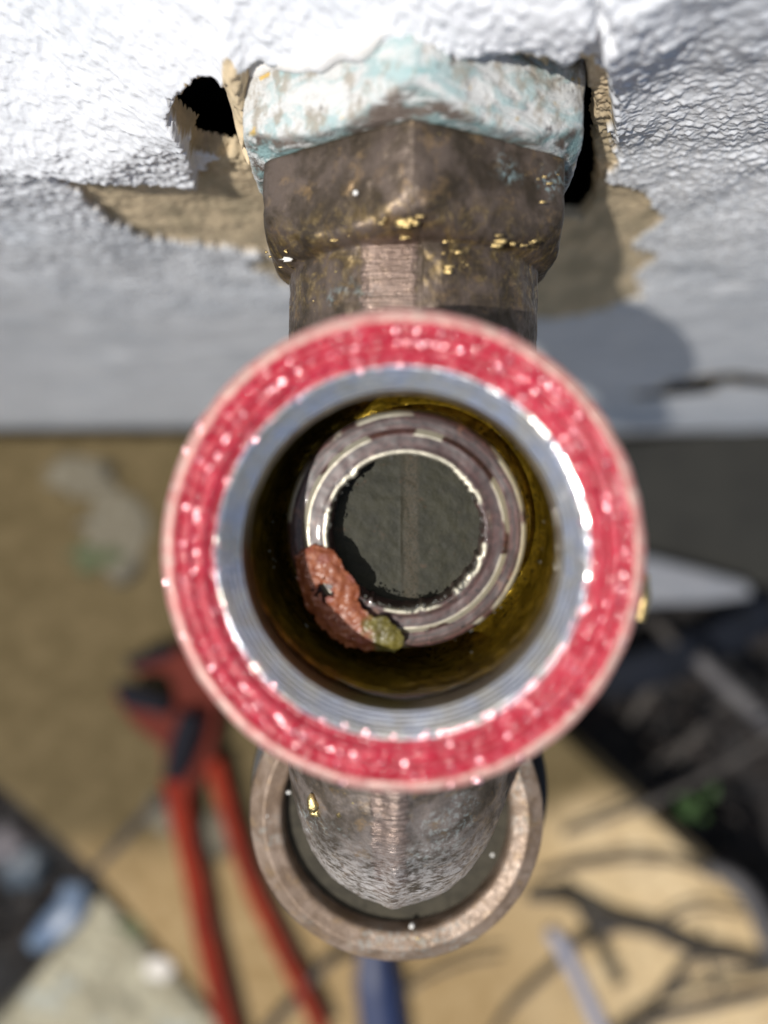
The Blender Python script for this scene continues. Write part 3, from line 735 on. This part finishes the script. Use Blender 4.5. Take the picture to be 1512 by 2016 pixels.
# water beads: countless, in the seat hole and on the wet surfaces
def beads(name, items, parent, mat):
    Vs = []; Fs = []; nb = 0
    for (p, s, flat, tilt) in items:
        n_ = 10; u = np.linspace(0, 2 * np.pi, n_, endpoint=False); v = np.linspace(.02, np.pi / 2 * 1.15, 6)
        U, Vv = np.meshgrid(u, v, indexing='ij')
        d = np.stack([np.cos(U) * np.sin(Vv), np.sin(U) * np.sin(Vv), np.cos(Vv) * flat], -1) * s
        if tilt is not None:
            q = np.array(Vector((0, 0, 1)).rotation_difference(Vector(tilt).normalized()).to_matrix()); d = d @ q.T
        Vs.append((np.array(p) + d).reshape(-1, 3)); Fs.append(grid_faces(n_, 6, True, nb)); nb += n_ * 6
    o = link_mesh(name, np.vstack(Vs), np.vstack(Fs), mat, parent); o['kind'] = 'stuff'; return o
BEAD = simple('water_bead', (.10, .10, .09), .05, 0, Specular_IOR_Level=1.0, Coat_Weight=1.0, Coat_Roughness=.04)
ex = Vector((1, 0, 0)); it = []
def axp(r, th, depth): return RO - (AXV if depth > 60 else UP) * (depth - 55) + Vector((r * math.cos(th), r * math.sin(th), 0))
for k in range(120):
    th = random.uniform(0, 2 * math.pi)
    if random.random() < .5: th = math.radians(random.uniform(220, 350))
    it.append((axp(7.15 + random.uniform(-.12, .35) - .5, th, 66.3), random.uniform(.05, .14), .8, None))
for k in range(90):
    th = random.uniform(0, 2 * math.pi); it.append((axp(random.choice([8.7, 10.2, 10.4, 11.9]) + random.uniform(-.2, .2), th, 66.1 if random.random() < .7 else 68), random.uniform(.04, .11), .8, None))
beads('water_beads', it, tap, BEAD)
# added metal flecks, tilted to make sun glints on red ring and lip
it = []
GL = simple('glint_metal', (.80, .46, .50), .16, 1.0)
for k in range(520):
    th = random.uniform(0, 2 * math.pi); r = random.choice([15.9, 15.2, 14.4, 13.5, 15.2, 17.3])
    dens_ = .5 + .5 * float(vn(np.array([math.cos(th) * 2.2]), np.array([math.sin(th) * 2.2]), r * .8, 71)[0]) + (.25 if r > 17 and -2.2 < (th - 2 * math.pi) < 0.4 and th > 3.6 else 0)
    if random.random() > dens_ * (.45 if r > 17 else 1.3): continue
    r += random.gauss(0, .13)
    it.append((axp(r, th, 54.74 + (0.25 if r < 13.8 or r > 16.9 else 0)), random.uniform(.07, .21), .26, (random.gauss(-.10, .12), random.gauss(-.06, .12), 1)))
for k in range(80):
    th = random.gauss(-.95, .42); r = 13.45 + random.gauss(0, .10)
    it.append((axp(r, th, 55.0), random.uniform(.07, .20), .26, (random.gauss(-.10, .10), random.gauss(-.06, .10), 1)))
beads('glint_flecks', it, tap, GL)

# ------------------------------------------------------------------ torn scrap of old washer lying on the seat
sc_px = [(577,1094),(607,1075),(628,1071),(649,1082),(662,1094),(679,1120),(696,1143),(711,1162),(704,1179),(717,1200),(734,1213),(759,1217),(780,1234),(795,1257),(791,1274),(776,1285),(751,1285),(717,1283),(679,1274),(649,1257),(628,1234),(603,1200),(592,1166),(582,1132)]
dS = 65.6
scP = [tuple(at(x, y, dS)[:2]) for x, y in sc_px]
xs_ = np.arange(min(p[0] for p in scP) - .5, max(p[0] for p in scP) + .5, .07); ys_ = np.arange(min(p[1] for p in scP) - .5, max(p[1] for p in scP) + .5, .07)
SX, SY = np.meshgrid(xs_, ys_, indexing='ij')
sdp = poly_sd(SX, SY, scP) + .12 * fbm(SX / .6, SY / .6, 0, 3, 3) + .06 * vn(SX / .16, SY / .16, 0, 6)
hc = at(640, 1163, dS)
hole = np.hypot((SX - hc.x) / 1.15, SY - hc.y) - .62 + .42 * fbm(SX / .35, SY / .35, 0, 2, 13)
inside = (sdp < 0) & (hole > 0)
rid = 1 - np.abs(fbm(SX / 1.1 + .4 * fbm(SX, SY, 0, 2, 77), SY / .8, 0, 3, 23))
crater = .55 * np.exp(-((np.hypot(SX - hc.x, SY - hc.y) - 1.1) / .45) ** 2)
SZ = CAM_H - dS + .11 * rid + .05 * fbm(SX / .35, SY / .35, 0, 2, 33) + crater * .3 + .30 * sstep(0, -.9, sdp) - .45
qi = inside[:-1, :-1] & inside[1:, :-1] & inside[1:, 1:] & inside[:-1, 1:]
ff = grid_faces(len(xs_), len(ys_)).reshape(len(xs_) - 1, len(ys_) - 1, 4)[qi]
used, inv = np.unique(ff.reshape(-1), return_inverse=True)
Vt = np.stack([SX, SY, SZ], -1).reshape(-1, 3)[used]; Ft = inv.reshape(-1, 4); nv = len(Vt)
Vb = Vt.copy(); Vb[:, 2] = Vb[:, 2] - .40
ed = {}
for f in Ft.tolist():
    for a_, b_ in zip(f, f[1:] + f[:1]):
        if (b_, a_) in ed: del ed[(b_, a_)]
        else: ed[(a_, b_)] = 1
sides = [[b_, a_, a_ + nv, b_ + nv] for a_, b_ in ed]
scrap = link_mesh('washer_scrap', np.vstack([Vt, Vb]), Ft.tolist() + (Ft[:, ::-1] + nv).tolist() + sides, SCRAP)
ol = sstep(at(715, 1250, dS).x, at(752, 1250, dS).x, Vt[:, 0] + .9 * fbm(Vt[:, 0] / .8, Vt[:, 1] / .8, 0, 2, 5))
a = scrap.data.attributes.new('olive', 'FLOAT', 'POINT'); a.data.foreach_set('value', np.concatenate([ol, ol]).astype(np.float32))
setp(scrap, 'torn orange-red scrap of perished washer with a small hole, lying inside the tap', 'washer scrap')

# ------------------------------------------------------------------ red pliers on the paving
PR = simple('red_dipped_grip', (.22, .020, .006), .8, 0, 20, (.15, .013, .005), Specular_IOR_Level=.2)
PD = simple('dark_tool_steel', (.008, .008, .012), .8, 0, Specular_IOR_Level=.15)
PRB = simple('red_painted_steel', (.095, .015, .008), .8, 0, Specular_IOR_Level=.2)
def g(x, y, up=10): p = at(x, y, 430 - up); return p
pli = thing('pliers', tuple(g(370, 1500, 0)), 'long red-handled gripping pliers lying open on the tan paving', 'pliers')
sweep('handle', [g(345, 1530, 14), g(362, 1640, 12), g(385, 1740, 10), g(405, 1850, 10), g(440, 1990, 10), g(480, 2160, 10)], [8, 5.6, 6.2, 6.0, 6.2, 6], PR, pli, 18, 8, True, .6)
sweep('handle', [g(420, 1495, 12), g(450, 1600, 10), g(490, 1730, 10), g(545, 1850, 10), g(595, 1950, 10), g(640, 2040, 10)], [5.6, 4.6, 4.8, 4.8, 4.8, 4.8], PR, pli, 18, 8, True, .6)
slab_poly('jaw', [tuple(g(x, y)[:2]) for x, y in [(330, 1560), (385, 1555), (425, 1480), (440, 1370), (420, 1290), (350, 1268), (262, 1300), (270, 1322), (330, 1318), (350, 1350), (325, 1440)]], 16, 9, PRB, pli, 1.5)
slab_poly('jaw', [tuple(g(x, y)[:2]) for x, y in [(345, 1470), (392, 1440), (385, 1390), (330, 1385), (245, 1345), (240, 1368), (280, 1420)]], 21, 9, PRB, pli, 1.5)
slab_poly('jaw_teeth', [tuple(g(x, y)[:2]) for x, y in [(240, 1338), (262, 1335), (345, 1368), (345, 1396), (260, 1380)]], 23, 8, PD, pli, 1)
slab_poly('jaw_teeth', [tuple(g(x, y)[:2]) for x, y in [(255, 1290), (350, 1262), (350, 1285), (268, 1312)]], 19, 7, PD, pli, 1)
sweep('slide_slot', [g(340, 1535, 23), g(358, 1470, 25), g(378, 1405, 25)], [5, 7, 6], PD, pli, 12, 6, True, .4)

# navy handle at the bottom edge
NAVY = simple('navy_plastic', (.006, .016, .06), .5, 0, 12, (.010, .022, .075))
nv_ = sweep('tool_handle', [g(735, 1850, 8), g(742, 1930, 9), g(752, 2010, 9), g(765, 2120, 9)], [8, 12.5, 13, 13], NAVY, None, 20, 8, True, .6)
setp(nv_, 'navy blue plastic tool handle lying below the tap outlet', 'tool handle')

# ------------------------------------------------------------------ twigs, sticks, weed, litter
TW = simple('grey_brown_twig', (.030, .026, .023), .8, 0, 8, (.052, .045, .039), .4, 2)
PALEST = simple('pale_bleached_stem', (.20, .21, .27), .6, 0, 15, (.26, .26, .31))
GREYST = simple('grey_stem', (.06, .056, .058), .7, 0, 15, (.085, .08, .08))
def twig(px, up, r, label, mat=TW, name='twig', group='bare twigs scattered on the paving', cat='twig', subs=()):
    pts = [g(x, y, u) for (x, y), u in zip(px, up)]
    t = thing(name, tuple(pts[0]), label, cat, group)
    r = [q * (1.1 if mat is TW else 1.0) for q in r]
    sweep('stem', pts, r, mat, t, 8, 6, True, 1.0, .25)
    for spx, su, sr in subs: sweep('side_shoot', [g(x, y, u) for (x, y), u in zip(spx, su)], sr, mat, t, 7, 5, True, 1.0, .25)
    return t
twig([(1035, 1765), (1120, 1770), (1200, 1815), (1290, 1835), (1380, 1872), (1530, 1900)], [6, 8, 9, 8, 7, 6], [2.2, 2.8, 3.6, 3.2, 3.0, 2.4],
     'thick branching grey-brown twig crossing the paving at lower right', subs=[
     ([(1385, 1872), (1330, 1930), (1290, 1990), (1270, 2060)], [7, 6, 5, 4], [2.2, 2.0, 1.8, 1.5]),
     ([(1230, 1822), (1150, 1850), (1090, 1905), (1000, 1990), (960, 2060)], [9, 8, 6, 5, 4], [2.6, 2.2, 2.0, 1.9, 1.6]),
     ([(1385, 1874), (1400, 1915), (1420, 1960)], [16, 10, 6], [1.5, 1.2, 1.0])])
twig([(1060, 1720), (1150, 1700), (1260, 1690), (1360, 1705), (1400, 1730)], [3, 5, 7, 5, 3], [1.2, 1.6, 1.6, 1.4, 1.0], 'thin arched twig on the paving right of the tap outlet')
twig([(1110, 1640), (1200, 1610), (1300, 1570), (1420, 1510), (1530, 1440)], [4, 10, 16, 12, 8], [1.4, 1.8, 2.2, 2.2, 2.2], 'long straight brown twig reaching from the paving out over the dark soil')
twig([(1190, 2060), (1300, 2000), (1400, 1975), (1530, 1945)], [8, 12, 14, 12], [2.4, 3.0, 3.2, 3.0], 'brown twig cut off by the bottom right corner of the picture')
twig([(990, 1880), (900, 1900), (800, 1950), (700, 2060)], [8, 10, 8, 6], [1.1, 1.3, 1.2, 1.0], 'fine twig just below the round outlet collar')
twig([(500, 2060), (570, 1980), (640, 1900), (700, 1870)], [8, 10, 8, 4], [2.2, 2.6, 2.4, 1.8], 'dark twig beside the end of the red handle')
twig([(168, 1730), (230, 1665), (300, 1590), (350, 1560)], [2, 5, 5, 3], [1.2, 2.4, 2.6, 2.0], 'brown stem standing in for the shadow line from the pliers to the edge of the paving')  # cast shadow line by the pliers, built as a thin brown stem
twig([(1082, 1828), (1110, 1868), (1150, 1950), (1205, 2070)], [34, 36, 38, 40], [4.2, 4.4, 4.4, 4.2], 'pale blue-grey straight stem at the bottom of the picture', PALEST, 'stick', 'pale sticks', 'stick')
twig([(1372, 1292), (1430, 1350), (1490, 1405), (1600, 1500)], [-20, -18, -18, -18], [5.0, 5.4, 5.6, 5.6], 'grey straight stick lying on the dark soil at the right', GREYST, 'stick', 'pale sticks', 'stick')
twig([(1390, 1706), (1440, 1728), (1485, 1780), (1520, 1880)], [2, 8, 10, 8], [4.0, 5.0, 5.4, 5.0], 'curved dark grey stem arching over the edge of the paving', GREYST, 'stick', 'pale sticks', 'stick')
twig([(1280, 1215), (1320, 1260), (1350, 1330)], [-50, -45, -50], [2.5, 3.5, 3], 'short brown twig on the soil close to the tap rim')
twig([(1240, 1420), (1290, 1340), (1345, 1290)], [-58, -52, -50], [3, 4.2, 3], 'brown twig on the soil in front of the grey stick')
twig([(1290, 1838), (1340, 1800), (1400, 1790), (1470, 1800)], [9, 8, 7, 5], [1.3, 1.4, 1.2, .9], 'short thin twig forking upward off the thick branching twig')
twig([(1330, 1500), (1390, 1420), (1460, 1370), (1530, 1350)], [-50, -44, -42, -44], [2.2, 2.6, 2.6, 2.2], 'brown twig on the soil above the green weed')
twig([(1220, 1560), (1320, 1480), (1400, 1440)], [-56, -50, -48], [1.6, 2.0, 1.6], 'thin brown twig on the soil just right of the paving edge')
# blue-black plastic
BL = simple('blue_black_plastic', (.003, .0045, .008), .8, 0, 15, (.005, .007, .013), Specular_IOR_Level=.2)
bs = sweep('plastic_strip', [g(1180, 1345, -50), g(1290, 1310, -45), g(1400, 1270, -46), g(1520, 1200, -50)], [12, 13, 12, 11], BL, None, 14, 8, True, .35)
setp(bs, 'dark blue-black plastic strip on the soil below the pale ledge', 'plastic strip')
LB = simple('light_blue_plastic', (.07, .11, .19), .4, 0, 15, (.11, .155, .22))
bs = sweep('plastic_strip', [g(148, 1738, -10), g(138, 1790, -6), g(100, 1830, -4), g(60, 1862, -8)], [7, 10.5, 9, 4], LB, None, 14, 8, True, .35)
setp(bs, 'light blue plastic strip beside the corner of the pale stone slab', 'plastic strip')
LB2 = simple('slate_blue_scrap', (.035, .050, .068), .5, 0, 10, (.045, .062, .08))
o = blob('plastic_scrap', at(50, 1700, 460), (16, 17, 5), LB2, None, 16, .5, 4); setp(o, 'slate blue plastic scrap in the dark gap at the left edge', 'plastic scrap')
STN = simple('pinkish_grey_stone', (.13, .115, .125), .8, 0, 8, (.18, .165, .17), .6, 3)
o = blob('stone', at(5, 1655, 445), (13, 12, 8), STN, None, 16, .5, 9); setp(o, 'pinkish grey stone cut by the left edge of the picture', 'stone')
# pale dried mud and moss on the slab
MUD = simple('pale_grey_mud', (.115, .098, .066), .95, 0, 6, (.155, .138, .10), .5, 2)
MOSS = simple('moss', (.060, .072, .032), .9, 0, 3, (.085, .095, .045), .6, 1)
for i, (x, y, sx, sy, lab) in enumerate([(150, 940, 22, 10, 'pale flat lump of dried mud on the wet paving near the wall'), (222, 1030, 20, 24, 'larger grey patch of dried mud on the wet paving left of the tap'), ]):
    o = blob('mud_patch', at(x, y, 430), (sx, sy, 1.2), MUD, None, 20, .7, 30 + i); setp(o, lab, 'mud')
o = blob('moss_patch', at(185, 1092, 430), (14, 8, 1.8), MOSS, None, 20, .7, 33); setp(o, 'dark green moss patch under the grey mud on the paving', 'moss')
o = blob('moss_patch', at(262, 1822, 436), (10, 7, 1.6), MOSS, None, 20, .7, 35); setp(o, 'small pale green moss patch on the mottled stone slab', 'moss')
CHIP = simple('white_chip', (.62, .58, .52), .7)
for i, (x, y, s, d_, lab) in enumerate([(315, 1905, 7.5, 434, 'white stone chip on the mottled slab at lower left'), (318, 1600, 9, 429, 'pale stone chip beside the left red handle'), (420, 1640, 12, 429, 'pale worn stone chip between the two red handles')]):
    o = blob('stone_chip', at(x, y, d_), (s, s * 1.2, 2.0), CHIP if i == 0 else MUD, None, 14, .6, 40 + i); setp(o, lab, 'stone chip')
# weed
LEAF = simple('weed_leaf', (.022, .055, .010), .8, 0, 4, (.032, .075, .014))
weed = thing('weed', tuple(at(1355, 1590, 500)), 'small green weed growing from the dark soil at right', 'weed')
for (x, y, s, rot, u) in [(1350, 1598, 9, .4, -28), (1362, 1580, 6, 2.2, -26), (1400, 1560, 6, 1.1, -32), (1380, 1610, 5, 3.3, -36), (1336, 1580, 5, 5.0, -34)]:
    c_ = g(x, y, u); V = []; 
    for k, (l, wd) in enumerate([(-1, 0), (-.5, .42), (0, .5), (.5, .34), (1, 0)]):
        for sgn in (-1, 0, 1):
            lx = l * s; ly = sgn * wd * s
            V.append((c_.x + lx * math.cos(rot) - ly * math.sin(rot), c_.y + lx * math.sin(rot) + ly * math.cos(rot), c_.z + abs(sgn) * 1.2 - l * l * 1.5))
    Fv = []
    for k in range(4):
        for q in range(2): a0 = k * 3 + q; Fv.append([a0, a0 + 1, a0 + 4, a0 + 3])
    o = link_mesh('leaf', V, Fv, LEAF, weed)
sweep('stem', [at(1358, 1590, 506), g(1362, 1592, -50), g(1368, 1585, -30)], [1.2, 1, .8], LEAF, weed, 8, 5)
# litter on the soil: nobody could count it
LIT = simple('dead_leaf_litter', (.008, .0065, .006), .9, 0, 20, (.024, .017, .014))
Vs = []; Fs = []; nb = 0
for k in range(900):
    if random.random() < .8: x = random.uniform(60, 380); y = random.uniform(-330, 10)
    else: x = random.uniform(-330, -170); y = random.uniform(-330, -120)
    s = random.uniform(3, 11); a0 = random.uniform(0, 6.28); z = -72 + random.uniform(0, 10); tx = random.gauss(0, .4); ty = random.gauss(0, .4)
    pts = [(-1, 0), (-.3, .4), (.5, .3), (1, 0), (.4, -.35), (-.4, -.3)]
    Vs += [(x + s * (p * math.cos(a0) - q * math.sin(a0)), y + s * (p * math.sin(a0) + q * math.cos(a0)), z + s * (p * tx + q * ty)) for p, q in pts]
    Fs.append(list(range(nb, nb + 6))); nb += 6
lit = link_mesh('leaf_litter', Vs, Fs, LIT, None, False); setp(lit, 'dark dead leaf litter and bark crumbs on the soil', 'leaf litter', kind='stuff')

for o in bpy.data.objects:
    if '_o' in o.keys(): del o['_o']
